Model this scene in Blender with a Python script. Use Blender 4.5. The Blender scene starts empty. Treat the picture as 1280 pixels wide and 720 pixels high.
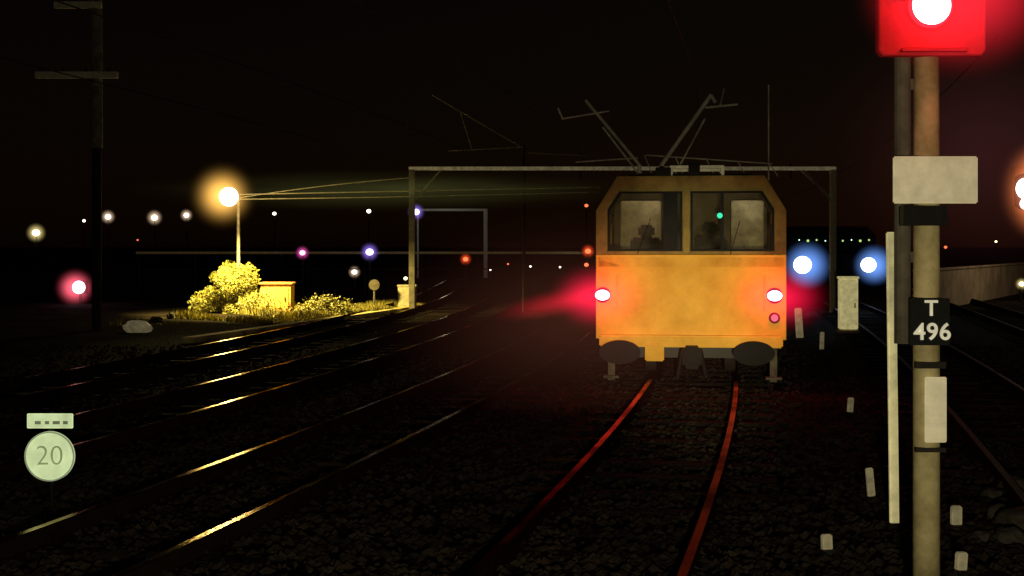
import bpy, bmesh, math, random
from mathutils import Vector, Matrix, noise
random.seed(7)
scene = bpy.context.scene
col = scene.collection
scene.view_settings.view_transform = 'Standard'
scene.view_settings.look = 'None'
scene.view_settings.exposure = 0
H = 1.8          # eye height above ground
F = 1758.0

def gx(px, d):   # image pixel column -> world x at distance d
    return (px - 640.0) / F * d
def gz(py, d):  # image pixel row -> world z at distance d
    return H - (py - 308.0) / F * d

# ---------------------------------------------------------------- materials
def mat(name, c, rough=0.7, metal=0.0, var=0.35, scale=6.0, bump=0.15, emit=None, es=0.0, c2=None, spec=0.4, p0=.35, p1=.65):
    m = bpy.data.materials.new(name); m.use_nodes = True
    nt = m.node_tree; b = nt.nodes['Principled BSDF']
    tc = nt.nodes.new('ShaderNodeTexCoord')
    n = nt.nodes.new('ShaderNodeTexNoise'); n.inputs['Scale'].default_value = scale
    n.inputs['Detail'].default_value = 6; n.inputs['Roughness'].default_value = 0.65
    nt.links.new(tc.outputs['Object'], n.inputs['Vector'])
    r = nt.nodes.new('ShaderNodeValToRGB')
    r.color_ramp.elements[0].position = p0; r.color_ramp.elements[1].position = p1
    d = c2 if c2 else tuple(x * (1 - var) for x in c)
    r.color_ramp.elements[0].color = (*d, 1); r.color_ramp.elements[1].color = (*c, 1)
    nt.links.new(n.outputs['Fac'], r.inputs['Fac'])
    nt.links.new(r.outputs['Color'], b.inputs['Base Color'])
    b.inputs['Roughness'].default_value = rough
    b.inputs['Metallic'].default_value = metal
    b.inputs['Specular IOR Level'].default_value = spec
    if bump > 0:
        n2 = nt.nodes.new('ShaderNodeTexNoise'); n2.inputs['Scale'].default_value = scale * 5
        n2.inputs['Detail'].default_value = 4
        nt.links.new(tc.outputs['Object'], n2.inputs['Vector'])
        bp = nt.nodes.new('ShaderNodeBump'); bp.inputs['Strength'].default_value = bump
        bp.inputs['Distance'].default_value = 0.02
        nt.links.new(n2.outputs['Fac'], bp.inputs['Height'])
        nt.links.new(bp.outputs['Normal'], b.inputs['Normal'])
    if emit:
        # emission stands in for returned headlamp light, modulated by dirt
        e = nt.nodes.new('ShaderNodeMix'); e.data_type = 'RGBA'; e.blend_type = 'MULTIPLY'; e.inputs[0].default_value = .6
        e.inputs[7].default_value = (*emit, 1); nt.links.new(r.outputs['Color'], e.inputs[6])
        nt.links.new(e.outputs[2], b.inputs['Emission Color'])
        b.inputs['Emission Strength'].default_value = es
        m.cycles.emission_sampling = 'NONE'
    return m

def glow(name, c, s):
    m = bpy.data.materials.new(name); m.use_nodes = True
    nt = m.node_tree; nt.nodes.clear()
    o = nt.nodes.new('ShaderNodeOutputMaterial'); e = nt.nodes.new('ShaderNodeEmission')
    e.inputs['Color'].default_value = (*c, 1); e.inputs['Strength'].default_value = s
    nt.links.new(e.outputs[0], o.inputs['Surface'])
    m.cycles.emission_sampling = 'NONE'
    return m

def bloom(name, c, s, power=3.0):
    """camera bloom imitated round a lamp: transparent glowing shell, brightest through its middle"""
    m = bpy.data.materials.new(name); m.use_nodes = True
    nt = m.node_tree; nt.nodes.clear()
    o = nt.nodes.new('ShaderNodeOutputMaterial')
    e = nt.nodes.new('ShaderNodeEmission'); e.inputs['Color'].default_value = (*c, 1)
    t = nt.nodes.new('ShaderNodeBsdfTransparent')
    a = nt.nodes.new('ShaderNodeAddShader')
    lw = nt.nodes.new('ShaderNodeLayerWeight'); lw.inputs['Blend'].default_value = 0.5
    s1 = nt.nodes.new('ShaderNodeMath'); s1.operation = 'SUBTRACT'; s1.inputs[0].default_value = 1.0
    nt.links.new(lw.outputs['Facing'], s1.inputs[1])
    p = nt.nodes.new('ShaderNodeMath'); p.operation = 'POWER'; p.inputs[1].default_value = power
    nt.links.new(s1.outputs[0], p.inputs[0])
    k = nt.nodes.new('ShaderNodeMath'); k.operation = 'MULTIPLY'; k.inputs[1].default_value = s
    nt.links.new(p.outputs[0], k.inputs[0]); nt.links.new(k.outputs[0], e.inputs['Strength'])
    nt.links.new(e.outputs[0], a.inputs[0]); nt.links.new(t.outputs[0], a.inputs[1])
    nt.links.new(a.outputs[0], o.inputs['Surface'])
    m.cycles.emission_sampling = 'NONE'
    return m

def glowvol(name, c, s, nscale=2.5, namp=0.5):
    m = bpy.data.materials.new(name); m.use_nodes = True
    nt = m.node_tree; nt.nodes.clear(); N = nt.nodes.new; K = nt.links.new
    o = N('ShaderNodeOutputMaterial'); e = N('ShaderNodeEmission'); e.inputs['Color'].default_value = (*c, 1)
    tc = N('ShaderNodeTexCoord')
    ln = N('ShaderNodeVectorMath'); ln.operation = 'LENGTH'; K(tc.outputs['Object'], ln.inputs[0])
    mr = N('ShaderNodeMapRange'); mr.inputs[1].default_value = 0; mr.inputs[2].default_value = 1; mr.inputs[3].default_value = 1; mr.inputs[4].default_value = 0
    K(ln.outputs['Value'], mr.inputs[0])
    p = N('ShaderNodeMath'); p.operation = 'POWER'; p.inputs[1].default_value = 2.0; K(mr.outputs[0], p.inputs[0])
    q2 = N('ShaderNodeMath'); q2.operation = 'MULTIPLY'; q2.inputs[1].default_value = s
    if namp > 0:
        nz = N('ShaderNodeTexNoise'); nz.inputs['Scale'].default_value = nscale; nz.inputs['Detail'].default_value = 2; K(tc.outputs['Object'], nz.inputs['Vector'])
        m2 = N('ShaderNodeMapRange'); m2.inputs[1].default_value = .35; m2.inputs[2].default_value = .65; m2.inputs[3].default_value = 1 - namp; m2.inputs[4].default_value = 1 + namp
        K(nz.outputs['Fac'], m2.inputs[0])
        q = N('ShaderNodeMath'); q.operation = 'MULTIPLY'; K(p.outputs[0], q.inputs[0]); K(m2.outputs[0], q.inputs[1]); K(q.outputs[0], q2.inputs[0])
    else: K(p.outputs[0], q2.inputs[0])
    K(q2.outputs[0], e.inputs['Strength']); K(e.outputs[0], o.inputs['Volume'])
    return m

M = {}
M['yellow'] = mat('yellow_paint', (0.92, 0.56, 0.08), 0.6, scale=1.6, bump=0.08, c2=(0.66, 0.36, 0.04), spec=.12)
M['orange'] = mat('orange_glow_paint', (0.92, 0.40, 0.03), 0.6, scale=2.0, bump=0.08, c2=(0.72, 0.28, 0.02), spec=.12)
M['dimyellow'] = mat('shaded_yellow_paint', (0.34, 0.25, 0.07), 0.7, scale=2.2, bump=0.08, c2=(0.14, 0.10, 0.035), spec=.1)  # darker yellow: dimmer light on the upper body put into the colour
M['black'] = mat('black_steel', (0.02, 0.018, 0.016), 0.6)
M['dark'] = mat('grimy_dark', (0.03, 0.026, 0.022), 0.85, spec=.1)
M['grime'] = mat('grimy_grey', (0.13, 0.11, 0.08), 0.85, var=0.6)
M['galv'] = mat('galvanised_steel', (0.30, 0.27, 0.21), 0.6, 0.2, var=0.5)
M['cream'] = mat('weathered_cream', (0.55, 0.50, 0.34), 0.6, var=0.4, scale=9)
M['white'] = mat('white_paint', (0.75, 0.70, 0.52), 0.55, var=0.3, scale=12)
M['glowwhite'] = mat('glowing_white', (0.80, 0.74, 0.46), 0.55, var=0.4, scale=7, emit=(1, .90, .45), es=.50)
M['glowdim'] = mat('glowing_white_dim', (0.70, 0.64, 0.44), 0.55, var=0.5, scale=9, emit=(1, .88, .54), es=.13)
M['panto'] = mat('pale_pantograph_steel', (0.60, 0.55, 0.44), 0.6, 0.0, var=0.5)
M['plate'] = mat('glowing_plate', (0.74, 0.68, 0.50), 0.55, var=0.35, scale=5, emit=(1, .90, .58), es=.28)
M['post'] = mat('signal_post_paint', (0.62, 0.54, 0.28), 0.65, scale=5, c2=(0.30, 0.24, 0.11))
M['signblack'] = mat('sign_black', (0.010, 0.010, 0.010), 0.6, spec=.1)
M['glowsign'] = mat('glowing_sign', (0.80, 0.88, 0.62), 0.4, var=0.3, scale=7, bump=0.02, emit=(.80, .95, .55), es=.74)
M['railside'] = mat('rusty_rail_side', (0.022, 0.013, 0.009), 0.95, spec=.0)
M['dullhead'] = mat('dull_rail_head', (0.03, 0.024, 0.02), 0.7, 0.0, var=.8, scale=1.2, bump=.0, spec=.1)
M['sleeper'] = mat('sleeper_timber', (0.014, 0.011, 0.009), 0.95, var=0.5, scale=8, spec=.05)
M['stone'] = mat('ballast_stone', (0.038, 0.028, 0.020), 0.9, var=0.7, scale=2, spec=.1)
M['rock'] = mat('grey_rock', (0.07, 0.06, 0.05), 0.9, var=0.5, scale=3, bump=0.6, spec=.1)
M['wall'] = mat('concrete_wall', (0.42, 0.34, 0.22), 0.9, var=0.5, scale=1.2)
M['kerb'] = mat('pale_edging', (0.70, 0.60, 0.22), 0.9, scale=1.5, c2=(.16, .13, .06))
M['leaf'] = mat('leaf_green', (0.30, 0.27, 0.045), 0.6, scale=3.5, bump=0, c2=(.06, .06, .012))
M['bark'] = mat('bark', (0.06, 0.045, 0.03), 0.9)
M['grass'] = mat('grass_blades', (0.36, 0.31, 0.05), 0.7, scale=1.2, bump=0, c2=(.06, .05, .012))
M['interior'] = mat('cab_lining', (0.50, 0.44, 0.32), 0.8, scale=3.2, c2=(.12, .10, .07), p0=.30, p1=.72, spec=.1)
M['cabdark'] = mat('cab_floor_dark', (0.16, 0.13, 0.09), 0.9, spec=.1, scale=2)
M['timber'] = mat('pole_timber', (0.26, 0.23, 0.16), 0.85, var=0.6)
M['wire'] = mat('pale_wire', (0.50, 0.46, 0.30), 0.6, bump=0)
M['dwire'] = mat('tarnished_wire', (0.03, 0.03, 0.025), 0.8, spec=.05, bump=0)

def railmat(name, c, c2, rough, tilt, sc=.9):
    """worn rail head: fine lengthwise corrugation tips the reflecting surface along the rail only"""
    m = bpy.data.materials.new(name); m.use_nodes = True
    nt = m.node_tree; nt.nodes.clear(); N = nt.nodes.new; K = nt.links.new
    o = N('ShaderNodeOutputMaterial'); gl = N('ShaderNodeBsdfAnisotropic'); gl.distribution = 'BECKMANN'; gl.inputs['Roughness'].default_value = rough
    tc = N('ShaderNodeTexCoord')
    n0 = N('ShaderNodeTexNoise'); n0.inputs['Scale'].default_value = sc; n0.inputs['Detail'].default_value = 5; K(tc.outputs['Object'], n0.inputs['Vector'])
    r = N('ShaderNodeValToRGB'); r.color_ramp.elements[0].position = .44; r.color_ramp.elements[1].position = .56
    r.color_ramp.elements[0].color = (*c2, 1); r.color_ramp.elements[1].color = (*c, 1); K(n0.outputs['Fac'], r.inputs['Fac']); K(r.outputs['Color'], gl.inputs['Color'])
    nz = N('ShaderNodeTexNoise'); nz.inputs['Scale'].default_value = 70; nz.inputs['Detail'].default_value = 1
    K(tc.outputs['Object'], nz.inputs['Vector'])
    mr = N('ShaderNodeMapRange'); mr.inputs[1].default_value = .25; mr.inputs[2].default_value = .75; mr.inputs[3].default_value = -tilt; mr.inputs[4].default_value = tilt
    K(nz.outputs['Fac'], mr.inputs[0])
    cx = N('ShaderNodeCombineXYZ'); cx.inputs[2].default_value = 1; K(mr.outputs[0], cx.inputs[1])
    nm = N('ShaderNodeVectorMath'); nm.operation = 'NORMALIZE'; K(cx.outputs[0], nm.inputs[0]); K(nm.outputs['Vector'], gl.inputs['Normal'])
    K(gl.outputs[0], o.inputs['Surface'])
    return m
M['rail'] = railmat('polished_rail', (.80, .64, .40), (.30, .22, .13), .24, .11, 1.1)
M['redrail'] = railmat('red_tinted_rail', (.34, .12, .09), (.10, .04, .03), .52, .10, .9)  # red reflection of the tail lights put into the rail colour

# dirty cab glass: clear in places, filmed with grime in others
g = bpy.data.materials.new('window_glass'); g.use_nodes = True
nt = g.node_tree; nt.nodes.clear(); N_ = nt.nodes.new; K_ = nt.links.new
o = N_('ShaderNodeOutputMaterial'); mx = N_('ShaderNodeMixShader')
tr = N_('ShaderNodeBsdfTransparent'); tr.inputs[0].default_value = (0.78, 0.78, 0.70, 1)
df = N_('ShaderNodeBsdfDiffuse'); df.inputs[0].default_value = (.26, .24, .19, 1)
tc = N_('ShaderNodeTexCoord'); nz = N_('ShaderNodeTexNoise'); nz.inputs['Scale'].default_value = 2.2; nz.inputs['Detail'].default_value = 5
mr = N_('ShaderNodeMapRange'); mr.inputs[1].default_value = .4; mr.inputs[2].default_value = .7; mr.inputs[3].default_value = .01; mr.inputs[4].default_value = .16
K_(tc.outputs['Object'], nz.inputs['Vector']); K_(nz.outputs['Fac'], mr.inputs[0]); K_(mr.outputs[0], mx.inputs[0])
K_(tr.outputs[0], mx.inputs[1]); K_(df.outputs[0], mx.inputs[2]); K_(mx.outputs[0], o.inputs['Surface'])
M['glass'] = g

# ---------------------------------------------------------------- mesh builder
class MB:
    def __init__(s): s.bm = bmesh.new()
    def box(s, c, size, rot=None):
        r = bmesh.ops.create_cube(s.bm, size=1.0)
        m = Matrix.Translation(c) @ (rot.to_4x4() if rot else Matrix.Identity(4)) @ Matrix.Diagonal((*size, 1))
        bmesh.ops.transform(s.bm, matrix=m, verts=r['verts']); return s
    def cyl(s, a, b, r1, r2=None, seg=12):
        a = Vector(a); b = Vector(b); d = b - a
        r = bmesh.ops.create_cone(s.bm, cap_ends=True, segments=seg, radius1=r1, radius2=r1 if r2 is None else r2, depth=d.length)
        q = d.to_track_quat('Z', 'Y').to_matrix().to_4x4()
        bmesh.ops.transform(s.bm, matrix=Matrix.Translation((a + b) / 2) @ q, verts=r['verts']); return s
    def ball(s, c, r, sc=(1, 1, 1), seg=20):
        q = bmesh.ops.create_uvsphere(s.bm, u_segments=seg, v_segments=seg // 2 + 2, radius=r)
        bmesh.ops.transform(s.bm, matrix=Matrix.Translation(c) @ Matrix.Diagonal((*sc, 1)), verts=q['verts']); return s
    def prism(s, poly, y0, y1):
        a = [s.bm.verts.new((x, y0, z)) for x, z in poly]; b = [s.bm.verts.new((x, y1, z)) for x, z in poly]
        s.bm.faces.new(a); s.bm.faces.new(list(reversed(b)))
        n = len(poly)
        for i in range(n):
            s.bm.faces.new((a[i], b[i], b[(i + 1) % n], a[(i + 1) % n]))
        return s
    def obj(s, name, m, parent=None, bevel=0.0, smooth=False, loc=(0, 0, 0)):
        bmesh.ops.recalc_face_normals(s.bm, faces=s.bm.faces)
        if bevel > 0:
            bmesh.ops.bevel(s.bm, geom=[e for e in s.bm.edges if e.calc_face_angle(0) > 0.6], offset=bevel, segments=2, affect='EDGES', clamp_overlap=True)
        me = bpy.data.meshes.new(name); s.bm.to_mesh(me); s.bm.free()
        if smooth:
            me.polygons.foreach_set('use_smooth', [True] * len(me.polygons))
        me.materials.append(m)
        ob = bpy.data.objects.new(name, me); col.objects.link(ob); ob.location = loc
        if parent: ob.parent = parent
        return ob

def thing(name, loc, label, cat, group=None, rz=0.0):
    e = bpy.data.objects.new(name, None); e.empty_display_size = 0.3
    e.location = loc; e.rotation_euler = (0, 0, rz); col.objects.link(e)
    e['label'] = label; e['category'] = cat
    if group: e['group'] = group
    return e

def light(parent, loc, c, p, r=0.1, kind='POINT', rot=None, **kw):
    l = bpy.data.lights.new('lamp_light', kind); l.color = c; l.energy = p; l.shadow_soft_size = r
    for k, v in kw.items(): setattr(l, k, v)
    ob = bpy.data.objects.new('lamp_light', l); ob.location = loc; col.objects.link(ob)
    if rot: ob.rotation_euler = rot
    if parent: ob.parent = parent
    return ob

def curve_plate(name, outer, holes, depth, bevel, m, parent, loc, rot=(math.pi / 2, 0, 0)):
    cu = bpy.data.curves.new(name, 'CURVE'); cu.dimensions = '2D'; cu.fill_mode = 'BOTH'
    for pts in [outer] + holes:
        sp = cu.splines.new('POLY'); sp.points.add(len(pts) - 1)
        for p, (x, z) in zip(sp.points, pts): p.co = (x, z, 0, 1)
        sp.use_cyclic_u = True
    cu.extrude = depth / 2; cu.bevel_depth = bevel; cu.offset = -bevel
    t = bpy.data.objects.new('tmp', cu); col.objects.link(t)
    bpy.context.view_layer.update()
    me = bpy.data.meshes.new_from_object(t.evaluated_get(bpy.context.evaluated_depsgraph_get()))
    bpy.data.objects.remove(t); me.name = name; me.materials.clear(); me.materials.append(m)
    ob = bpy.data.objects.new(name, me); col.objects.link(ob)
    ob.location = loc; ob.rotation_euler = rot
    if parent: ob.parent = parent
    return ob

def text(name, s, size, m, parent, loc, bold=0.0, ext=0.004, spacing=1.0):
    cu = bpy.data.curves.new(name, 'FONT'); cu.body = s; cu.size = size; cu.extrude = ext; cu.offset = bold
    cu.align_x = 'CENTER'; cu.align_y = 'CENTER'; cu.space_character = spacing
    t = bpy.data.objects.new('tmp', cu); col.objects.link(t); bpy.context.view_layer.update()
    me = bpy.data.meshes.new_from_object(t.evaluated_get(bpy.context.evaluated_depsgraph_get()))
    bpy.data.objects.remove(t); me.materials.clear(); me.materials.append(m)
    ob = bpy.data.objects.new(name, me); col.objects.link(ob)
    ob.location = loc; ob.rotation_euler = (math.pi / 2, 0, 0); ob.parent = parent
    return ob

# ---------------------------------------------------------------- world
w = bpy.data.worlds.new('World'); scene.world = w; w.use_nodes = True
nt = w.node_tree; bg = nt.nodes['Background']
sky = nt.nodes.new('ShaderNodeTexSky'); sky.sky_type = 'NISHITA'; sky.sun_disc = False
sky.sun_elevation = math.radians(8); sky.sun_rotation = math.radians(60)
mm = nt.nodes.new('ShaderNodeMix'); mm.data_type = 'RGBA'; mm.blend_type = 'MULTIPLY'; mm.inputs[0].default_value = 1
mm.inputs[7].default_value = (1.0, 0.48, 0.30, 1)
nt.links.new(sky.outputs[0], mm.inputs[6]); nt.links.new(mm.outputs[2], bg.inputs['Color'])
bg.inputs['Strength'].default_value = 0.0009
sl = bpy.data.lights.new('moon', 'SUN'); sl.energy = 0.004; sl.angle = 0.01; sl.color = (1, 0.85, 0.7)
so = bpy.data.objects.new('moon', sl); so.rotation_euler = (math.radians(50), 0, math.radians(-40)); col.objects.link(so)

# ---------------------------------------------------------------- ground
gm = bpy.data.materials.new('ballast_ground'); gm.use_nodes = True
nt = gm.node_tree; b = nt.nodes['Principled BSDF']
tc = nt.nodes.new('ShaderNodeTexCoord')
n1 = nt.nodes.new('ShaderNodeTexNoise'); n1.inputs['Scale'].default_value = 0.6; n1.inputs['Detail'].default_value = 8
v = nt.nodes.new('ShaderNodeTexVoronoi'); v.inputs['Scale'].default_value = 18
nt.links.new(tc.outputs['Object'], n1.inputs['Vector']); nt.links.new(tc.outputs['Object'], v.inputs['Vector'])
r = nt.nodes.new('ShaderNodeValToRGB')
r.color_ramp.elements[0].position = 0.4; r.color_ramp.elements[0].color = (0.006, 0.005, 0.004, 1)
r.color_ramp.elements[1].position = 0.7; r.color_ramp.elements[1].color = (0.028, 0.021, 0.015, 1)
nt.links.new(n1.outputs['Fac'], r.inputs['Fac']); nt.links.new(r.outputs['Color'], b.inputs['Base Color'])
bp = nt.nodes.new('ShaderNodeBump'); bp.inputs['Strength'].default_value = 0.9; bp.inputs['Distance'].default_value = 0.04
nt.links.new(v.outputs['Distance'], bp.inputs['Height']); nt.links.new(bp.outputs['Normal'], b.inputs['Normal'])
b.inputs['Roughness'].default_value = 0.95; b.inputs['Specular IOR Level'].default_value = 0.02
mb = MB(); vs = [mb.bm.verts.new(p) for p in ((-1500, -200, 0), (1500, -200, 0), (1500, 2500, 0), (-1500, 2500, 0))]; mb.bm.faces.new(vs)
ground = mb.obj('ground', gm); ground['kind'] = 'structure'

# ---------------------------------------------------------------- tracks
def T(x0, sl=0.215, cv=0.0025):
    dmax = 9 + sl / (2 * cv)
    def f(d):
        if d < dmax: return x0 + sl * (d - 9) - cv * (d - 9) ** 2
        return x0 + sl * (dmax - 9) - cv * (dmax - 9) ** 2
    return f
tracks = [T(0.72, .202), T(-2.1), T(-4.75), T(-7.3), T(3.85, 0.22, 0.0012), T(6.55, 0.225, 0.0004)]
heads = ['redrail', 'rail', 'rail', 'rail', 'dullhead', 'dullhead']
G = 0.5335
sl0 = MB().box((0, 0, 0), (1.9, 0.2, 0.1)).obj('sleeper', M['sleeper'], bevel=0.012)
sleeper_me = sl0.data; bpy.data.objects.remove(sl0)
for f, hm_ in zip(tracks, heads):
    th = thing('railway_track', (f(9), 9, 0), 'worn narrow gauge track, polished rails on dark timber sleepers', 'railway track', 'parallel tracks of the rail yard')
    base = Vector((f(9), 9, 0))
    for sgn in (-1, 1):
        for part in ('rail', 'head'):
            mb = MB(); rings = []
            ys = [-6 + i * 0.5 for i in range(120)] + [54 + i * 4 for i in range(40)]
            if part == 'rail': prof = [(-0.06, 0.01), (-0.06, 0.025), (-0.01, 0.04), (-0.01, 0.10), (-0.033, 0.11), (-0.034, 0.138), (-.028, .143), (.028, .143), (0.034, 0.138), (0.033, 0.11), (0.01, 0.10), (0.01, 0.04), (0.06, 0.025), (0.06, 0.01)]
            else: prof = [(-0.026, 0.144), (-0.024, 0.147), (0.024, 0.147), (0.026, 0.144)]
            for y in ys:
                x = f(y) + sgn * G
                rings.append([mb.bm.verts.new((x + px - base.x, y - base.y, pz)) for px, pz in prof])
            for a, c in zip(rings, rings[1:]):
                for i in range(len(prof)):
                    j = (i + 1) % len(prof); mb.bm.faces.new((a[i], a[j], c[j], c[i]))
            if part == 'rail': rail = mb.obj('rail', M['railside'], th)
            else: mb.obj('running_surface', M[hm_], rail)
    y = 4.0
    while y < 40:
        s = bpy.data.objects.new('sleeper', sleeper_me); col.objects.link(s); s.parent = th
        sp = (f(y + .1) - f(y - .1)) / .2
        s.location = (f(y) - base.x, y - base.y, 0.0 + random.uniform(-0.03, -0.01)); s.rotation_euler = (0, 0, -math.atan(sp) + random.uniform(-.02, .02))
        y += 0.68
import numpy as np
rng = np.random.default_rng(3)
N = 24000
dd = 5.2 + 20 * rng.random(N) ** 1.6
xx = (rng.random(N) * 2 - 1) * (0.40 * dd) + 0.2
sz = rng.uniform(0.018, 0.042, N)
octa = np.array([[1, 0, 0], [-1, 0, 0], [0, 1, 0], [0, -1, 0], [0, 0, 1], [0, 0, -1]], float)
octf = [(0, 2, 4), (2, 1, 4), (1, 3, 4), (3, 0, 4), (2, 0, 5), (1, 2, 5), (3, 1, 5), (0, 3, 5)]
V = []; Fc = []
for i in range(N):
    a = rng.random() * 6.28; ca, sa = math.cos(a), math.sin(a)
    p = (octa + rng.normal(0, .25, octa.shape)) * sz[i] * np.array([1, .8, .6])
    q = np.column_stack((p[:, 0] * ca - p[:, 1] * sa + xx[i], p[:, 0] * sa + p[:, 1] * ca + dd[i], p[:, 2] + sz[i] * .3 + .02))
    o = len(V); V.extend(q.tolist()); Fc.extend([(x + o, y + o, z + o) for x, y, z in octf])
me = bpy.data.meshes.new('ballast'); me.from_pydata(V, [], Fc); me.materials.append(M['stone'])
bo = bpy.data.objects.new('ballast', me); col.objects.link(bo); bo['kind'] = 'stuff'; bo['label'] = 'loose dark crushed stone ballast between the rails'; bo['category'] = 'ballast'

# ---------------------------------------------------------------- yellow rail vehicle
D0 = 17.9
tr_ = thing('rail_maintenance_car', (tracks[0](D0) - .05, D0, 0.147), 'yellow overhead line maintenance railcar with red tail lights lit', 'railcar', rz=-math.atan(0.125))
ZB = -0.147
def z_(v): return v + ZB
L = 6.5
lower = [(-1.2, z_(.62)), (1.2, z_(.62)), (1.2, z_(1.695)), (-1.2, z_(1.695))]
upper = [(-1.2, z_(1.70)), (1.2, z_(1.70)), (1.2, z_(2.26)), (0.93, z_(2.70)), (-0.93, z_(2.70)), (-1.2, z_(2.26))]
winL = [(-1.05, z_(1.74)), (-0.10, z_(1.74)), (-0.10, z_(2.50)), (-0.90, z_(2.50)), (-1.05, z_(2.27))]
winR = [(0.0, z_(1.74)), (1.05, z_(1.74)), (1.05, z_(2.27)), (0.90, z_(2.50)), (0.0, z_(2.50))]
curve_plate('cab_front', lower, [], 0.06, 0.012, M['yellow'], tr_, (0, 0, 0))
curve_plate('cab_window_frame', upper, [winL, winR], 0.06, 0.012, M['dimyellow'], tr_, (0, 0, 0))
for wn in (winL, winR):
    MB().prism(wn, 0.0, 0.008).obj('windscreen', M['glass'], tr_)
    inner = [(x + (0.03 if x < sum(p[0] for p in wn) / len(wn) else -0.03), z + (0.025 if z < z_(2.0) else -0.025)) for x, z in wn]
    curve_plate('window_seal', wn, [inner], 0.02, 0.003, M['signblack'], tr_, (0, -0.045, 0))
MB().cyl((-.67, -.07, z_(1.70)), (-.50, -.07, z_(2.15)), .005).obj('wiper', M['signblack'], tr_)
MB().cyl((.50, -.07, z_(1.70)), (.62, -.07, z_(2.12)), .005).obj('wiper', M['signblack'], tr_)
MB().box((.40, -.03, z_(2.12)), (.04, .03, .74)).obj('window_divider', M['signblack'], tr_)
MB().box((-.25, -.03, z_(2.12)), (.18, .03, .74)).obj('window_blind', M['signblack'], tr_)
MB().box((-.05, -.06, z_(2.10)), (.07, .05, .78)).obj('centre_pillar', M['dimyellow'], tr_, bevel=.012)
MB().box((0, -.036, z_(1.60)), (2.34, .012, .13)).obj('orange_glow_band', M['orange'], tr_, bevel=.004)  # orange glow across the front put into the colour
for sx in (-1, 1):
    MB().cyl((sx * .93, -.10, z_(1.0)), (sx * .93, -.10, z_(1.42)), .012).cyl((sx * .93, -.03, z_(1.0)), (sx * .93, -.10, z_(1.0)), .012).cyl((sx * .93, -.03, z_(1.42)), (sx * .93, -.10, z_(1.42)), .012).obj('grab_rail', M['yellow'], tr_)
for sx in (-1, 1):
    o_ = [(0.03, z_(.62)), (L, z_(.62)), (L, z_(2.26)), (0.03, z_(2.26))]
    hs = [[(a, z_(1.5)), (a + .9, z_(1.5)), (a + .9, z_(2.12)), (a, z_(2.12))] for a in (.4, 1.9, 3.4, 4.9)]
    curve_plate('side_wall', o_, hs, .04, .004, M['yellow'], tr_, (sx * 1.175, 0, 0), (math.pi / 2, 0, math.pi / 2))
    for h in hs:
        MB().box((sx * 1.17, h[0][0] + .45, z_(1.81)), (.008, .9, .62)).obj('side_window', M['glass'], tr_)
rf = [(-1.2, z_(2.262)), (-0.93, z_(2.702)), (0.93, z_(2.702)), (1.2, z_(2.262)), (1.15, z_(2.262)), (.91, z_(2.65)), (-.91, z_(2.65)), (-1.15, z_(2.262))]
MB().prism(rf, .031, L).obj('roof', M['dimyellow'], tr_)
MB().box((0, L / 2, z_(.68)), (2.28, L - .1, .08)).obj('floor', M['dark'], tr_)
MB().box((0, L - .04, z_(1.6)), (2.26, .05, 1.8)).obj('rear_wall', M['cabdark'], tr_)
MB().box((0, 2.6, z_(1.66)), (2.2, .04, 1.86)).obj('cab_bulkhead', M['cabdark'], tr_)
MB().box((-.68, 1.5, z_(1.7)), (.56, .04, 1.46)).obj('cab_partition', M['interior'], tr_, bevel=.015)
MB().box((.78, 1.5, z_(1.7)), (.44, .04, 1.46)).obj('cab_partition', M['interior'], tr_, bevel=.015)
for sx in (-.58, .28):
    MB().box((sx, .75, z_(1.64)), (.42, .1, .55)).box((sx, .55, z_(1.28)), (.42, .4, .1)).box((sx, .75, z_(2.0)), (.22, .09, .17)).obj('seat', M['signblack'], tr_, bevel=.035)
MB().box((0, .28, z_(1.5)), (2.2, .4, .28)).obj('control_desk', M['dark'], tr_, bevel=.03)
MB().ball((.37, -.06, z_(2.19)), .035).obj('indicator_lamp', glow('green_indicator', (.05, .9, .45), 1.1), tr_)
light(tr_, (-.5, 1.1, z_(2.5)), (1, .82, .6), 5.5, .15)
light(tr_, (.75, 1.1, z_(2.5)), (1, .94, .76), 6.5, .15)
MB().box((0, -.09, z_(.60)), (2.30, .16, .15)).obj('buffer_beam', M['yellow'], tr_, bevel=.02)
MB().box((-.45, -.1, z_(.46)), (.24, .2, .22)).obj('jack_box', M['yellow'], tr_, bevel=.015)
for sx in (-.88, .78):
    bf = MB().cyl((sx, -.09, z_(.47)), (sx, -.32, z_(.47)), .085)
    q = bmesh.ops.create_cone(bf.bm, cap_ends=True, segments=28, radius1=1, radius2=1, depth=.06)
    bmesh.ops.transform(bf.bm, matrix=Matrix.Translation((sx, -.34, z_(.47))) @ Matrix.Rotation(math.pi / 2, 4, 'X') @ Matrix.Diagonal((.26, .15, 1, 1)), verts=q['verts'])
    bf.obj('buffer', M['signblack'], tr_, bevel=.01)
MB().box((0.02, -.2, z_(.42)), (.24, .35, .2)).box((0.02, -.4, z_(.42)), (.16, .16, .28)).cyl((-.10, -.15, z_(.5)), (-.16, -.2, z_(.12)), .03).cyl((.12, -.15, z_(.5)), (.20, -.2, z_(.14)), .03).obj('coupler', M['signblack'], tr_, bevel=.01)
for sx in (-1.0, 1.04):
    MB().box((sx, -.02, z_(.34)), (.09, .06, .5)).obj('step_hanger', M['grime'], tr_)
    MB().box((sx, -.05, z_(.14)), (.2, .18, .03)).obj('step', M['grime'], tr_)
MB().box((0, .8, z_(.46)), (1.5, .5, .24)).obj('underframe', M['black'], tr_)
MB().box((0, L - .9, z_(.46)), (1.5, .5, .24)).obj('underframe', M['black'], tr_)
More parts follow.
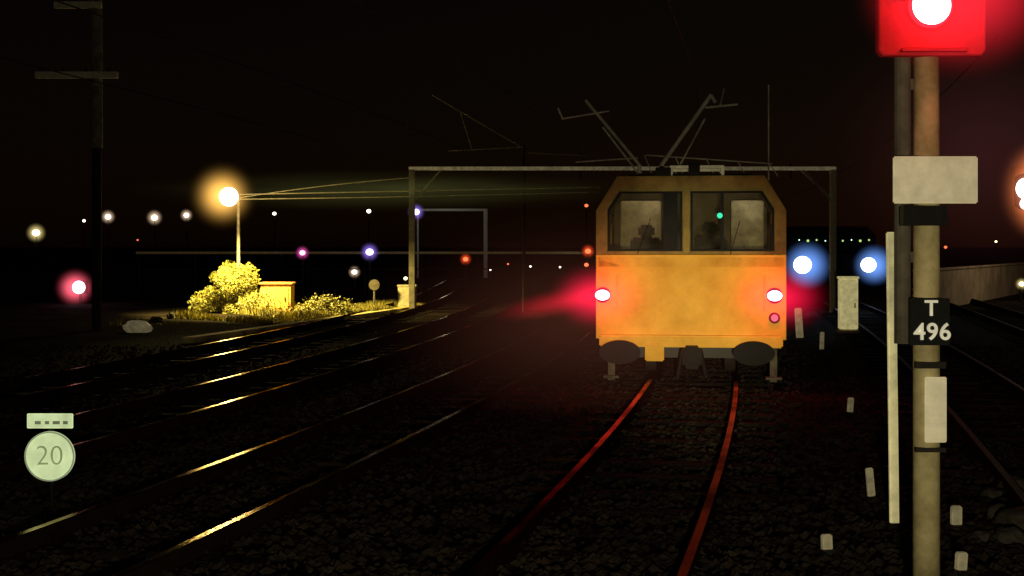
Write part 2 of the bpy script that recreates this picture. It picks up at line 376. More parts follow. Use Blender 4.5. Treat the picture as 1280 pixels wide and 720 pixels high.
for yy in (.95, L - 1.0):
    for sx in (-1, 1):
        MB().cyl((sx * .47, yy, .34), (sx * .59, yy, .34), .36, seg=32).cyl((sx * .45, yy, .34), (sx * .47, yy, .34), .385, seg=32).obj('wheel', M['dark'], tr_, bevel=.008)
    MB().cyl((-.7, yy, .34), (.7, yy, .34), .06).obj('axle', M['dark'], tr_)
    for sx in (-1, 1):
        MB().box((sx * .72, yy, .36), (.16, .3, .26)).box((sx * .72, yy, .52), (.07, 1.2, .08)).obj('axle_box', M['grime'], tr_, bevel=.01)
redcore = glow('tail_core', (1, .50, .70), 6)
redbloom = bloom('red_bloom', (1, .01, .06), .55, 13)
for sx in (-1.11, 1.05):
    tl = MB().cyl((sx, -.03, z_(1.18)), (sx, -.13, z_(1.18)), .10, seg=28).obj('tail_light', M['signblack'], tr_, bevel=.01)
    MB().ball((sx, -.13, z_(1.18)), .078, (1.2, .5, .85)).obj('lens', redcore, tl, smooth=True)
    MB().ball((sx, -.75, z_(1.18)), .70, (1.1, .9, .85), 48).obj('light_bloom', redbloom, tl, smooth=True)  # added shell, its emission imitates lens bloom
    light(tr_, (sx, -.42, z_(1.24)), (1, .04, .03), 8.0, .08)
    light(tr_, (sx, -.25, z_(1.15)), (1, .03, .04), 30, .08, 'SPOT', rot=(math.radians(-82), 0, 0), spot_size=math.radians(150), spot_blend=.6)
MB().cyl((1.05, -.03, z_(.9)), (1.05, -.10, z_(.9)), .07, seg=20).obj('marker_light', M['signblack'], tr_)
MB().ball((1.05, -.1, z_(.9)), .045, (1, .4, 1)).obj('marker_lens', glow('marker_red', (1, .2, .3), .8), tr_, smooth=True)
RT = z_(2.70)
MB().cyl((-.25, .5, RT + .14), (.42, .5, RT + .14), .02).cyl((-.25, .5, RT), (-.25, .5, RT + .14), .02).cyl((.42, .5, RT), (.42, .5, RT + .14), .02).cyl((-.25, 1.3, RT + .14), (.42, 1.3, RT + .14), .02).cyl((.42, .5, RT + .14), (.42, 1.3, RT + .14), .02).cyl((-.25, .5, RT + .14), (-.25, 1.3, RT + .14), .02).cyl((-.25, 1.3, RT), (-.25, 1.3, RT + .14), .02).cyl((.42, 1.3, RT), (.42, 1.3, RT + .14), .02).obj('roof_rail', M['glowdim'], tr_)
MB().box((0, .8, RT + .03), (1.6, .5, .05)).box((-.35, .4, RT + .07), (.2, .2, .12)).box((.05, .35, RT + .1), (.15, .15, .18)).obj('roof_equipment', M['dark'], tr_, bevel=.01)
pg = MB()
pg.cyl((-.68, 1.0, RT + .2), (-1.42, 1.2, RT + 1.1), .022).cyl((-.72, 1.35, RT + .12), (-1.2, 1.45, RT + .75), .014)
pg.cyl((-.38, 1.0, RT + .2), (.28, 1.2, RT + 1.15), .028).cyl((-.2, 1.35, RT + .1), (.2, 1.45, RT + .85), .014)
pg.cyl((.2, 1.2, RT + .98), (.64, 1.2, RT + 1.02), .016).cyl((.4, 1.0, RT + 1.0), (.46, 1.4, RT + 1.25), .011)
pg.cyl((-.68, 1.0, RT + .02), (-.68, 1.0, RT + .2), .03).cyl((-.38, 1.0, RT + .02), (-.38, 1.0, RT + .2), .03)
pg.cyl((-1.75, 1.2, RT + .85), (-1.1, 1.2, RT + .95), .012).cyl((-1.55, 1.1, RT + .25), (-.7, 1.1, RT + .3), .010)
pg.cyl((-1.8, 1.2, RT + 1.0), (-1.73, 1.2, RT + .84), .012).cyl((.28, 1.2, RT + 1.15), (.34, 1.2, RT + 1.05), .022)
pg.cyl((-.6, 1.3, RT + .35), (1.1, 1.3, RT + .22), .010).cyl((1.06, 1.4, RT), (1.06, 1.4, RT + 1.3), .010)
for i in range(5):
    x = -.62 + i * .42; pg.cyl((x, 1.3, RT + .35 - i * .03), (x + .12, 1.3, RT + .05), .007)
pg.obj('pantograph', M['panto'], tr_)

# ---------------------------------------------------------------- main signal
D = 6.5; S = F / D
def sx_(px): return (px - 1160) / S
sg = thing('railway_signal', (gx(1158, D), D, 0), 'tall railway signal post showing a red light, T 496 plate', 'railway signal')
MB().cyl((0, 0, 0), (0, 0, 2.72), .062, .058, seg=24).obj('post', M['post'], sg, smooth=True)
MB().box((0, 0, .02), (.3, .3, .05)).cyl((0, 0, .04), (0, 0, .12), .09, seg=20).obj('base_plate', M['dark'], sg)
MB().cyl((-.105, .02, 1.35), (-.105, .02, 2.68), .038, seg=14).box((-.05, .02, 1.75), (.10, .03, .05)).box((-.05, .02, 2.55), (.10, .03, .05)).obj('conduit', M['grime'], sg)
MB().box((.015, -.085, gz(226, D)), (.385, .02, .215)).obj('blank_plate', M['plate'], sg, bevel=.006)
MB().box((-.03, -.02, 1.94), (.2, .14, .09)).obj('clamp', M['signblack'], sg)
npl = MB().box((-.01, -.08, gz(401, D)), (.185, .015, .215)).obj('number_plate', M['signblack'], sg, bevel=.004)
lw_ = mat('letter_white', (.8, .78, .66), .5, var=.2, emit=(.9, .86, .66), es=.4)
text('letter', 'T', .10, lw_, npl, (-.005, -.092, gz(385, D)), .0015)
text('number', '496', .108, lw_, npl, (0, -.092, gz(414, D)), .0015, spacing=1.08)
MB().box((.022, -.067, gz(510, D)), (.10, .012, .30)).obj('paint_patch', M['plate'], sg, bevel=.004)
MB().box((0, -.06, gz(455, D)), (.14, .02, .03)).obj('band', M['dark'], sg)
MB().box((0, -.06, gz(560, D)), (.14, .02, .02)).obj('band', M['dark'], sg)
hc = gz(12, D)
board = mat('red_lit_board', (.75, .03, .04), .8, spec=.0, var=.35, scale=3)  # lamp's red glow put into the board colour
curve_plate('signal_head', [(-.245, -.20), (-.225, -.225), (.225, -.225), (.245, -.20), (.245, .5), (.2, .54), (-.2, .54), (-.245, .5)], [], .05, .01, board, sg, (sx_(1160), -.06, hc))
MB().box((0, .08, hc + .18), (.36, .22, .6)).obj('lamp_case', M['dark'], sg, bevel=.02)
MB().cyl((sx_(1157), -.09, hc), (sx_(1157), -.11, hc), .10, seg=32).obj('lens_ring', glow('ring_red', (1, .03, .05), 1.2), sg)
MB().ball((sx_(1157), -.12, hc), .088, (1, .35, 1), 28).obj('red_lens', glow('signal_core', (1, .66, .70), 6), sg, smooth=True)
MB().ball((sx_(1160), -.50, hc), .50, (1, .8, .9), 48).obj('light_bloom', bloom('sig_bloom', (1, .02, .04), .50, 10), sg, smooth=True)
# sill under the lens keeps the beam off the post
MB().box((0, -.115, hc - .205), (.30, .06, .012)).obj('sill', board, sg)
hb = MB(); n = 14
for i in range(n + 1):
    a = math.radians(10 + 160 * i / n)
    c, s_ = math.cos(a), math.sin(a)
    hb.bm.verts.new((sx_(1157) + .125 * c, -.09, hc + .125 * s_)); hb.bm.verts.new((sx_(1157) + .125 * c, -.16, hc + .125 * s_))
hb.bm.verts.ensure_lookup_table()
for i in range(n): hb.bm.faces.new([hb.bm.verts[k] for k in (2 * i, 2 * i + 1, 2 * i + 3, 2 * i + 2)])
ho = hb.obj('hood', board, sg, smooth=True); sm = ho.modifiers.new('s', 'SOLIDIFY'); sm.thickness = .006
light(sg, (sx_(1157), -.235, hc + .03), (1, .02, .03), 2.4, .05)

D = 22
s2 = thing('railway_signal', (gx(1279, D), D, 0), 'distant railway signal with a lit red lamp', 'railway signal')
MB().cyl((.1, 0, 0), (.1, 0, 2.5), .05).obj('post', M['grime'], s2)
MB().box((0, 0, gz(240, D)), (.36, .12, .8)).obj('signal_head', M['dark'], s2, bevel=.03)
MB().ball((0, -.1, gz(236, D)), .15, (1, .5, 1.1)).obj('lens', glow('c3', (1, .82, .76), 6), s2, smooth=True)
MB().ball((0, -.1, gz(255, D)), .09, (1, .5, 1)).obj('lens', glow('c4', (1, .65, .6), 4), s2, smooth=True)
MB().ball((0, -.8, gz(240, D)), .78, (1, 1, 1.2), 48).obj('light_bloom', bloom('h3', (1, .24, .08), .95, 11), s2, smooth=True)
light(s2, (0, -.3, gz(240, D)), (1, .15, .08), 3, .1)

# ---------------------------------------------------------------- white marker posts
def peg(px, ybot, ytop, wpx, lab, name='marker_post', lean=0.0):
    D = H * F / (ybot - 308); s = F / D; h = (ybot - ytop) / s; w_ = wpx / s
    t = thing(name, (gx(px, D), D, 0), lab, 'marker post', 'white marker posts beside the track'); t.rotation_euler = (random.uniform(-.05, .05) if h < 1 else 0, lean if h > 1 else random.uniform(-.08, .08), random.uniform(-.3, .3) if h < 1 else 0)
    MB().box((0, 0, h / 2), (w_, w_ * .7, h)).obj('stake', M['glowwhite'] if h > 1 else M['glowdim'], t, bevel=w_ * .12)
    MB().box((0, 0, .02), (w_ * 1.6, w_ * 1.6, .05)).obj('footing', M['dark'], t, bevel=.01)
peg(1118, 662, 290, 11, 'tall thin white marker post leaning slightly beside the signal', lean=-0.012)
for a in ((1062, 520, 497, 7), (1090, 628, 585, 9), (1195, 664, 632, 13), (1034, 696, 668, 13), (1200, 722, 690, 14), (1000, 425, 385, 9), (1027, 440, 415, 5)):
    peg(*a, 'short white marker peg standing in the ballast')

def cabinet(px, ybot, ytop, wpx, lab, m=None):
    D = H * F / (ybot - 308); s = F / D; h = (ybot - ytop) / s; w_ = wpx / s
    t = thing('equipment_cabinet', (gx(px, D), D, 0), lab, 'equipment cabinet')
    MB().box((0, 0, h / 2 + .03), (w_, w_ * .7, h - .1)).obj('case', m or M['glowwhite'], t, bevel=.015)
    MB().box((0, 0, h + .0), (w_ * 1.1, w_ * .8, .05)).obj('lid', m or M['glowwhite'], t, bevel=.01)
    MB().box((0, -w_ * .36, h / 2 + .03), (w_ * .84, .015, h - .25)).obj('door', m or M['glowwhite'], t, bevel=.004)
    MB().box((w_ * .3, -w_ * .385, h / 2), (.02, .03, .1)).obj('handle', M['dark'], t)
    MB().box((0, 0, .03), (w_ * 1.1, w_ * .85, .06)).obj('plinth', M['wall'], t)
cabinet(1060, 416, 347, 22, 'narrow white trackside equipment cabinet beside the portal')
cabinet(509, 388, 357, 22, 'squat pale cabinet at the foot of the portal post', M['cream'])
cabinet(347, 392, 354, 38, 'cream cabinet beside the lamp-lit bush', mat('cab_tan', (.75, .36, .09), .6))

# ---------------------------------------------------------------- speed board 20
D = 9.5; S = F / D
sb = thing('speed_sign', (gx(63, D), D, 0), 'low round speed board reading 20 with small plate above', 'speed sign')
MB().cyl((0, .03, 0), (0, .03, .68), .02).obj('post', M['signblack'], sb)
disc = MB().cyl((0, 0, gz(570, D)), (0, -.015, gz(570, D)), .168, seg=48).obj('disc', M['glowsign'], sb)
curve = [(math.cos(i / 48 * 6.2832), math.sin(i / 48 * 6.2832)) for i in range(48)]
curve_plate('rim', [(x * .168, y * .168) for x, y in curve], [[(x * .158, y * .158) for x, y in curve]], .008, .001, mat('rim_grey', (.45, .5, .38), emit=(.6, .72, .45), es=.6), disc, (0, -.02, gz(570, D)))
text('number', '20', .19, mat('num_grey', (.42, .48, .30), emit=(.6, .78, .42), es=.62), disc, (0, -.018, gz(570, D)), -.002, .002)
pl = MB().box((0, -.005, gz(526, D)), (.31, .015, .10)).obj('upper_plate', M['glowsign'], sb, bevel=.004)
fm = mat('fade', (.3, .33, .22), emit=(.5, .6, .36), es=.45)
for i, wd in enumerate((.05, .035, .06, .04)):
    MB().box((-.08 + i * .062, -.015, gz(528, D)), (wd * .8, .004, .022)).obj('faded_marking', fm, pl)

# ---------------------------------------------------------------- yellow street lamp, bush
DL = 37.0
sl_ = thing('street_lamp', (gx(298, 38.4), 38.4, 0), 'yard lamp glowing yellow-white above a bush', 'street lamp')
zl = gz(245, DL); xl = gx(286, DL) - gx(298, 38.4); yl = DL - 38.4
MB().cyl((0, 0, 0), (0, 0, zl + .05), .05, .04).cyl((0, 0, zl + .05), (xl, yl, zl + .14), .03).obj('pole', M['galv'], sl_)
MB().cyl((xl, yl, zl + .12), (xl, yl, zl + .2), .16, .05, seg=20).obj('lamp_hood', M['dark'], sl_)
MB().ball((xl, yl, zl - .02), .25).obj('lamp_globe', glow('lampcore', (1, .88, .80), 8), sl_, smooth=True)
MB().ball((xl, yl - .8, zl - .02), 1.15, seg=48).obj('light_bloom', bloom('lh1', (1, .52, .10), .95, 16), sl_, smooth=True)
light(sl_, (xl, yl - .2, zl - .05), (1, .74, .28), 1700, .18, 'SPOT', rot=(math.radians(-84), 0, math.radians(12)), spot_size=math.radians(38), spot_blend=.8)
light(sl_, (xl, yl - .3, zl - .35), (1, .74, .25), 200, .2)
light(sl_, (xl + .3, yl - .7, zl - .3), (1, .76, .20), 5200, .2, 'SPOT', rot=(math.radians(12), math.radians(-14), 0), spot_size=math.radians(126), spot_blend=.4)

def bush(px, D, rx, rz, n, lab, leafs=0.05, m=None):
    t = thing('bush', (gx(px, D), D, 0), lab, 'bush')
    tb = MB()
    for i in range(7):
        a = random.uniform(0, 6.28); tb.cyl((0, 0, 0), (math.cos(a) * rx * .7, math.sin(a) * rx * .5, rz * random.uniform(.6, 1.1)), .03, .008, 6)
    tb.obj('branches', M['bark'], t)
    V = []; Fc = []
    cl = [(random.gauss(0, rx * .40), random.gauss(0, rx * .35), random.uniform(.15, 1) * rz * 1.5, random.uniform(.15, .38)) for _ in range(34)]
    for i in range(n):
        c = random.choice(cl)
        p = Vector((random.gauss(0, 1), random.gauss(0, 1), random.gauss(0, 1))).normalized() * c[3] * random.uniform(.5, 1.05)
        p = Vector((c[0] + p.x, c[1] + p.y, max(.02, c[2] * (1 - .35 * abs(c[0]) / rx) + p.z)))
        u = Vector((random.gauss(0, 1), random.gauss(0, 1), random.gauss(0, 1))).normalized(); w2 = u.orthogonal().normalized()
        s = leafs * random.uniform(.6, 1.5); o = len(V)
        V += [p - u * s, p + w2 * s * .5, p + u * s, p - w2 * s * .5]; Fc.append((o, o + 1, o + 2, o + 3))
    me = bpy.data.meshes.new('foliage'); me.from_pydata(V, [], Fc); me.materials.append(m or M['leaf'])
    ob = bpy.data.objects.new('foliage', me); col.objects.link(ob); ob.parent = t
bush(290, 38.2, .92, .80, 19000, 'leafy bush lit yellow by the yard lamp', leafs=.032)
bush(412, 36.6, .7, .24, 3500, 'low scrubby bush at the track edge', leafs=.030)
bush(325, 37.6, .7, .26, 3500, 'low weeds below the lit bush', leafs=.030)

V = []; Fc = []
for i in range(34000):
    d = random.uniform(32, 42)
    edge = -5.9 + 0.235 * (d - 27)
    x = edge - random.random() ** 1.7 * 4.5
    if math.sin(x * 1.3 + d) * math.sin(d * .9 + x * .4) < -.25: continue
    h = random.uniform(.04, .16) * (1 + .8 * math.sin(x * 2.1) * math.sin(d * 1.3)); a = random.uniform(0, 3.14)
    dx, dy = math.cos(a) * .018, math.sin(a) * .018; o = len(V)
    V += [(x - dx, d - dy, 0), (x + dx, d + dy, 0), (x + random.gauss(0, .04), d + random.gauss(0, .04), h)]; Fc.append((o, o + 1, o + 2))
me = bpy.data.meshes.new('grass'); me.from_pydata(V, [], Fc); me.materials.append(M['grass'])
go = bpy.data.objects.new('grass', me); col.objects.link(go); go['kind'] = 'stuff'; go['label'] = 'short rough grass verge under the yard lamp'; go['category'] = 'grass'
ke = MB()
pts = [(-5.65 + 0.235 * (d - 27), d) for d in range(26, 41)]
for (x0, y0), (x1, y1) in zip(pts, pts[1:]):
    a = [ke.bm.verts.new(p) for p in ((x0 - .22, y0, 0), (x0 + .02, y0, 0), (x1 + .02, y1, 0), (x1 - .22, y1, 0), (x0 - .22, y0, .12), (x0 + .02, y0, .12), (x1 + .02, y1, .12), (x1 - .22, y1, .12))]
    for fc in ((0, 1, 5, 4), (1, 2, 6, 5), (2, 3, 7, 6), (3, 0, 4, 7), (4, 5, 6, 7)): ke.bm.faces.new([a[i] for i in fc])
ko = ke.obj('kerb', M['kerb']); ko['kind'] = 'structure'

D = 39
rs = thing('round_sign', (gx(468, D), D, 0), 'small round pale sign on a thin post by the verge', 'sign')
MB().cyl((0, 0, 0), (0, 0, gz(350, D)), .03).obj('post', M['grime'], rs)
MB().cyl((0, -.04, gz(356, D)), (0, -.06, gz(356, D)), .15, seg=24).obj('disc', M['grime'], rs)

def rock(px, D, r, lab, m='rock'):
    q = MB(); u = bmesh.ops.create_icosphere(q.bm, subdivisions=3, radius=r)
    for vv in u['verts']:
        vv.co *= 1 + .35 * noise.noise(vv.co * (1.8 / r) + Vector((px, 0, 0))); vv.co.z *= .75
    o = q.obj('rock', M[m], None, loc=(gx(px, D), D, r * .3)); o['label'] = lab; o['category'] = 'rock'; o['group'] = 'loose rocks beside the tracks'
rock(172, 29.5, .26, 'pale rounded boulder beside the tracks', 'glowdim')
for px, D, r in ((1262, 8.5, .10), (1275, 8.9, .14), (1250, 9.3, .09), (1240, 10, .08), (1270, 10.3, .12), (195, 33, .15), (215, 35, .14), (1228, 8.6, .06)):
    rock(px, D, r, 'rough grey rock beside the track')

# ---------------------------------------------------------------- utility pole
D = 30
up = thing('utility_pole', (gx(121, D), D, 0), 'tall timber utility pole with crossarms and insulators', 'utility pole')
MB().cyl((0, 0, 0), (0, 0, 3.9), .10, .10, 16).obj('trunk', M['dark'], up)  # lower part darker, its shade put into the colour
MB().cyl((0, 0, 3.9), (0, 0, 8.2), .125, .11, 16).obj('upper_trunk', M['timber'], up)
for py, a, b_ in ((95, -1.25, .5), (8, -.85, .15)):
    z = gz(py, D); MB().box(((a + b_) / 2, -.17, z), (b_ - a, .1, .14)).obj('crossarm', M['white'], up, bevel=.01)
    for i in range(4):
        x = a + (b_ - a) * (i + .2) / 3.6
        MB().cyl((x, -.17, z + .06), (x, -.17, z + .16), .03, .02, 10).obj('insulator', M['dark'], up)

# ---------------------------------------------------------------- catenary portals
def portal(xl_, xr_, D, zt, pw, lab, brace=True, pm='galv'):
    t = thing('overhead_line_portal', ((xl_ + xr_) / 2, D, 0), lab, 'overhead line portal', 'overhead line portals across the yard')
    hw = (xr_ - xl_) / 2
    for s in (-1, 1):
        MB().box((s * hw, 0, zt / 2), (pw, pw, zt)).obj('post', M['white'] if (s > 0 and brace) else M[pm], t, bevel=.01)
        if brace: MB().cyl((s * hw, 0, zt - .9), (s * (hw - .8), 0, zt), .03).obj('brace', M[pm], t)
    MB().box((0, 0, zt + .03), (2 * hw + pw, pw * .8, pw * .6)).obj('beam', M['glowdim' if brace else 'white'], t, bevel=.01)
    k = int(hw * 2 / 2.6)
    for i in range(k):
        x = -hw + (i + .6) * 2 * hw / k
        MB().cyl((x, 0, zt + .06), (x, 0, zt + .16), .04, .03, 8).cyl((x, 0, zt), (x, 0, zt - .25), .02).obj('insulator', M['dark'], t)
    return t
portal(gx(515, 38), gx(1041, 38), 38, gz(212, 38), .16, 'wide pale steel overhead line portal spanning the tracks')
portal(gx(521, 80), gx(607, 80), 80, gz(263, 80), .22, 'distant small steel overhead line portal', False, 'white')
def wire(name, pts, r, lab, m='wire'):
    q = MB()
    for a, b_ in zip(pts, pts[1:]): q.cyl(a, b_, r, seg=6)
    o = q.obj(name, M[m]); o['label'] = lab; o['category'] = 'overhead wire'; o['group'] = 'overhead wires'
for f in tracks[:5]:
    pts = [(f(y), y, 4.02 - .05 * math.sin((y % 38) / 38 * math.pi)) for y in range(0, 120, 4)]
    wire('contact_wire', pts, .008, 'thin overhead contact wire above a track', 'dwire')
def sag(a, b_, s, n=14):
    a = Vector(a); b_ = Vector(b_); return [a.lerp(b_, i / n) - Vector((0, 0, s * 4 * (i / n) * (1 - i / n))) for i in range(n + 1)]
wire('streak_wire', sag((gx(300, 38.4), 38.4, gz(247, 38.4)), (gx(515, 38), 38, gz(222, 38)), -.05), .012, 'added wire imitating the light streak beside the lamp')  # these three wires are added to imitate a smeared light streak
wire('streak_wire', sag((gx(300, 38.4), 38.4, gz(243, 38.4)), (gx(750, 38), 38, gz(234, 38)), .0), .016, 'added wire imitating the light streak beside the lamp')
wire('streak_wire', sag((gx(300, 38.4), 38.4, gz(249, 38.4)), (gx(750, 38), 38, gz(240, 38)), .02), .014, 'added wire imitating the light streak beside the lamp')
wire('stay_wire', sag((gx(1000, 38), 38, gz(212, 38)), (gx(1041, 38), 38, gz(250, 38)), .0, 2), .02, 'stay wire on the portal', 'white')
cm = thing('catenary_mast', (gx(655, 38), 38.2, 0), 'dim mast rising above the portal beam with registration arms', 'catenary mast')
MB().cyl((0, 0, 0), (0, 0, gz(180, 38)), .05, .035).obj('post', M['dark'], cm)
MB().cyl((0, 0, gz(185, 38)), (gx(540, 38) - gx(655, 38), 0, gz(118, 38)), .014).cyl((0, 0, gz(183, 38)), (gx(560, 38) - gx(655, 38), 0, gz(188, 38)), .018).cyl((0, 0, gz(190, 38)), (gx(735, 38) - gx(655, 38), 0, gz(194, 38)), .016).cyl((gx(575, 38) - gx(655, 38), 0, gz(139, 38)), (gx(590, 38) - gx(655, 38), 0, gz(187, 38)), .010).obj('registration_arm', M['galv'], cm)

# self-glowing volumes added for lens streaks and glow near the lamps
def airglow(px, py, D, wpx, hpx, dep, c, s, lab, tilt=0.0, **kw):
    k = D / F
    o = MB().ball((0, 0, 0), 1, (1, 1, 1), 32).obj('airglow', glowvol('airglow_' + str(px), c, s, **kw), None, loc=(gx(px, D), D, gz(py, D)))
    o.scale = (wpx * k, dep, hpx * k); o.rotation_euler = (0, tilt, 0)
    o['kind'] = 'stuff'; o['label'] = lab; o['category'] = 'airglow'
airglow(480, 238, 37, 350, 30, .5, (.50, .52, .16), .15, 'added greenish glow imitating a lens streak from the yard lamp')
airglow(712, 375, 17.0, 110, 21, .3, (1, .012, .04), 2.0, 'added red glow imitating a lens streak from the tail light', tilt=math.radians(-12), namp=0)
airglow(720, 400, 15.3, 300, 160, 1.0, (1, .30, .18), .06, 'dusty brown air beside the railcar, glow put into its colour', namp=0)
airglow(1230, 190, 30, 230, 200, 1.5, (1, .24, .30), .022, 'added faint reddish glow around the distant signal', namp=0)

# barrier rail
D = 52
fx0, fx1 = gx(170, D), gx(742, D)
fe = thing('barrier_fence', ((fx0 + fx1) / 2, D, 0), 'long low steel barrier rail on thin posts', 'fence')
zf = gz(316, D)
MB().box((0, 0, zf), (fx1 - fx0, .06, .09)).obj('top_rail', M['white'], fe)
MB().box((0, 0, zf - .6), (fx1 - fx0, .04, .04)).obj('lower_rail', M['dark'], fe)
n = 9
for i in range(n):
    x = (fx1 - fx0) * (i / (n - 1) - .5) * .99
    MB().box((x, .06, zf / 2), (.06, .05, zf)).obj('fence_post', M['dark'], fe)

# ---------------------------------------------------------------- far lamps
pool = [((1, .95, .45), 4), ((1, .93, .8), 4), ((.75, .65, 1), 4), ((1, .45, .75), 3), ((1, .18, .06), 1.6), ((.5, .9, .6), 3), ((.6, .9, .25), .9)]
gmats = [glow('far_lamp_glow', c, s) for c, s in pool]
hcol = [(1, .8, .3), (1, .7, .45), (.35, .2, 1), (1, .1, .5), (1, .08, .02), (.3, .9, .5), (.6, .9, .2)]
hm = [bloom('far_bloom', c, .5, 8) for c in hcol]
far = [(45, 291, 0, 6, 90), (105, 276, 1, 2.5, 130), (135, 271, 1, 4.5, 110), (193, 272, 1, 5, 110), (233, 269, 1, 4, 115), (343, 267, 1, 3, 120), (461, 264, 1, 3.5, 125), (520, 265, 2, 5.5, 77),
       (378, 316, 3, 4.5, 50), (462, 315, 2, 6, 50), (352, 316, 1, 1.6, 75), (733, 257, 4, 3, 120), (735, 314, 4, 4.5, 50), (443, 340, 1, 4, 60), (663, 333, 1, 1.6, 80), (613, 337, 1, 1.6, 80), (733, 331, 4, 3.5, 50),
       (582, 324, 4, 4, 50), (700, 334, 1, 1.6, 85), (1130, 297, 1, 2, 150), (1182, 309, 4, 2.5, 130), (1182, 337, 0, 3, 60), (1245, 302, 0, 1.8, 140), (507, 348, 0, 3, 60), (172, 300, 4, 1.5, 140), (635, 330, 4, 1.5, 90), (1277, 355, 0, 4, 45)]
for px, py, k, r, D in far:
    x = gx(px, D); z = gz(py, D); R = r / F * D
    t = thing('distant_lamp', (x, D, 0), 'small distant lamp on a slim pole glowing at night', 'lamp', 'distant lights beyond the yard')
    MB().cyl((0, .1, 0), (0, .1, z), .05, seg=8).obj('pole', M['dark'], t)
    MB().ball((0, 0, z), R * .8, (1, 1, .85), 12).obj('lamp_head', gmats[k], t, smooth=True)
    if r > 3.6: MB().ball((0, 0, z), R * 2.4, seg=24).obj('light_bloom', hm[k], t, smooth=True)
    if D == 77: light(t, (1.5, 0, z - .2), (.9, .9, .9), 30, .2)

D = 44
ds = thing('ground_signal', (gx(100, D), D, 0), 'low ground signal with a pinkish white light', 'ground signal')
z = gz(359, D)
MB().cyl((0, .05, 0), (0, .05, z), .05).box((0, .1, z), (.36, .2, .4)).obj('case', M['dark'], ds)
MB().ball((0, -.13, z), .20, (1, .6, 1)).obj('lens', glow('gs', (1, .62, .85), 6), ds, smooth=True)
MB().ball((0, -.5, z), .75, seg=48).obj('light_bloom', bloom('gsh', (1, .12, .18), .9, 11), ds, smooth=True)
light(ds, (0, -.5, z), (1, .5, .5), 8, .1)

# ---------------------------------------------------------------- approaching train
D = 42; S = F / D
at = thing('approaching_train', (gx(1040, D), D, 0.147), 'dark train facing us with two blue-white headlights', 'train')
ol = [(-1.3, .5), (1.3, .5), (1.3, 2.0), (1.05, 2.25), (-1.05, 2.25), (-1.3, 2.0)]
wl = [(-1.1, 1.45), (-.1, 1.45), (-.1, 1.72), (-1.05, 1.72)]; wr = [(.1, 1.45), (1.1, 1.45), (1.05, 1.72), (.1, 1.72)]
dk = mat('dark_train', (.005, .005, .005), .9, spec=.0, bump=0)
curve_plate('cab_front', ol, [wl, wr], .08, .015, dk, at, (0, 0, 0))
MB().prism(wl, .02, .03).obj('windscreen', dk, at); MB().prism(wr, .02, .03).obj('windscreen', dk, at)
MB().prism(ol, .05, 16).obj('body', dk, at)
MB().box((0, -.15, .42), (2.2, .2, .2)).box((0, -.3, .4), (.3, .4, .25)).obj('buffer_beam', dk, at)
for yy in (1.5, 3.3, 12.7, 14.5):
    MB().cyl((-.6, yy, .42), (-.46, yy, .42), .42, seg=24).cyl((.46, yy, .42), (.6, yy, .42), .42, seg=24).cyl((-.5, yy, .42), (.5, yy, .42), .07).obj('wheelset', dk, at)
zh = gz(331, D) - .147
bc = glow('headcore', (.88, .94, 1), 7); bh = bloom('headbloom', (.16, .36, 1), .58, 6)
for px, k in ((1001, 1.0), (1083, .85)):
    x = (px - 1040) / S
    hl = MB().cyl((x, -.04, zh), (x, -.2, zh), .2, seg=24).obj('headlight', dk, at)
    MB().ball((x, -.25, zh), .27 * k, (1, .4, .95)).obj('lens', bc, hl, smooth=True)
    MB().ball((x, -.9, zh), .80 * k, seg=48).obj('light_bloom', bh, hl, smooth=True)
light(at, (0, -1.8, zh), (.6, .75, 1), 80, .2, 'SPOT', rot=(math.radians(-80), 0, 0), spot_size=math.radians(100), spot_blend=.8)
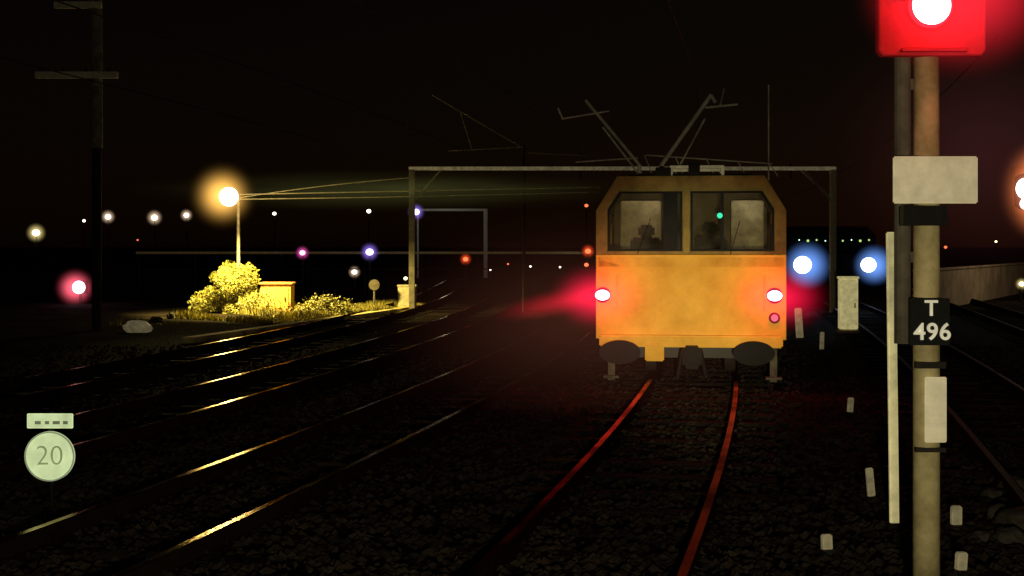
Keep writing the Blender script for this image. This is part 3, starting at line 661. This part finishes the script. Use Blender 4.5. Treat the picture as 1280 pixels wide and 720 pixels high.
for i in range(9):
    MB().ball((-1.0 + i * .26, -.1, gz(300 + (i % 2), D) - .147), .018 + .010 * ((i * 2) % 3)).obj('marker_light', gmats[6] if i % 3 else gmats[5], at)
MB().ball((.98, -.1, gz(385, D) - .147), .07).obj('lower_marker_light', glow('bl', (.6, .8, 1), 1.0), at)

wl_ = thing('concrete_wall', (14.2, 44, 0), 'low weathered concrete panel wall beside the yard', 'wall', rz=math.radians(62))
for i in range(10):
    MB().box((-6 + i * 2.5, 0, .55), (2.49, .12, 1.10)).obj('panel', M['wall'], wl_, bevel=.006)
MB().box((5.25, 0, 1.14), (25, .18, .07)).obj('coping', M['wall'], wl_, bevel=.01)
wall_fill = thing('street_lamp', (19.5, 43, 0), 'added unseen lamp that brightens the wall', 'street lamp')  # added lamp out of view, there to brighten the wall
MB().cyl((0, 0, 0), (0, 0, 5.2), .07, .05).cyl((0, 0, 5.2), (-1, 0, 5.4), .04).obj('pole', M['galv'], wall_fill)
MB().cyl((-1, 0, 5.3), (-1, 0, 5.42), .2, .08).obj('lamp_hood', M['dark'], wall_fill)
light(wall_fill, (-1, 0, 5.15), (1, .75, .48), 420, .15)

# ---------------------------------------------------------------- own vehicle's headlamp
def spot(loc, tgt, p, ang, blend, c, r=.1):
    l = bpy.data.lights.new('headlamp_beam', 'SPOT'); l.energy = p; l.spot_size = math.radians(ang); l.spot_blend = blend; l.color = c; l.shadow_soft_size = r
    o = bpy.data.objects.new('headlamp_beam', l); o.location = loc
    o.rotation_euler = (Vector(tgt) - Vector(loc)).to_track_quat('-Z', 'Y').to_euler(); col.objects.link(o)
spot((0.2, -.4, 1.3), (2.3, 18, 1.05), 8200, 12, 1.0, (1, .88, .50))
spot((0.2, -.4, 1.3), (1.0, 18, 2.8), 800, 84, 1.0, (1, .88, .56))

# ---------------------------------------------------------------- camera
cd = bpy.data.cameras.new('camera'); cam = bpy.data.objects.new('camera', cd); col.objects.link(cam)
cd.sensor_width = 36; cd.lens = 36 * F / 1280; cd.shift_y = -52 / 1280
cam.location = (0, 0, H); cam.rotation_euler = (math.pi / 2, 0, 0)
cd.clip_start = .05; cd.clip_end = 4000
scene.camera = cam
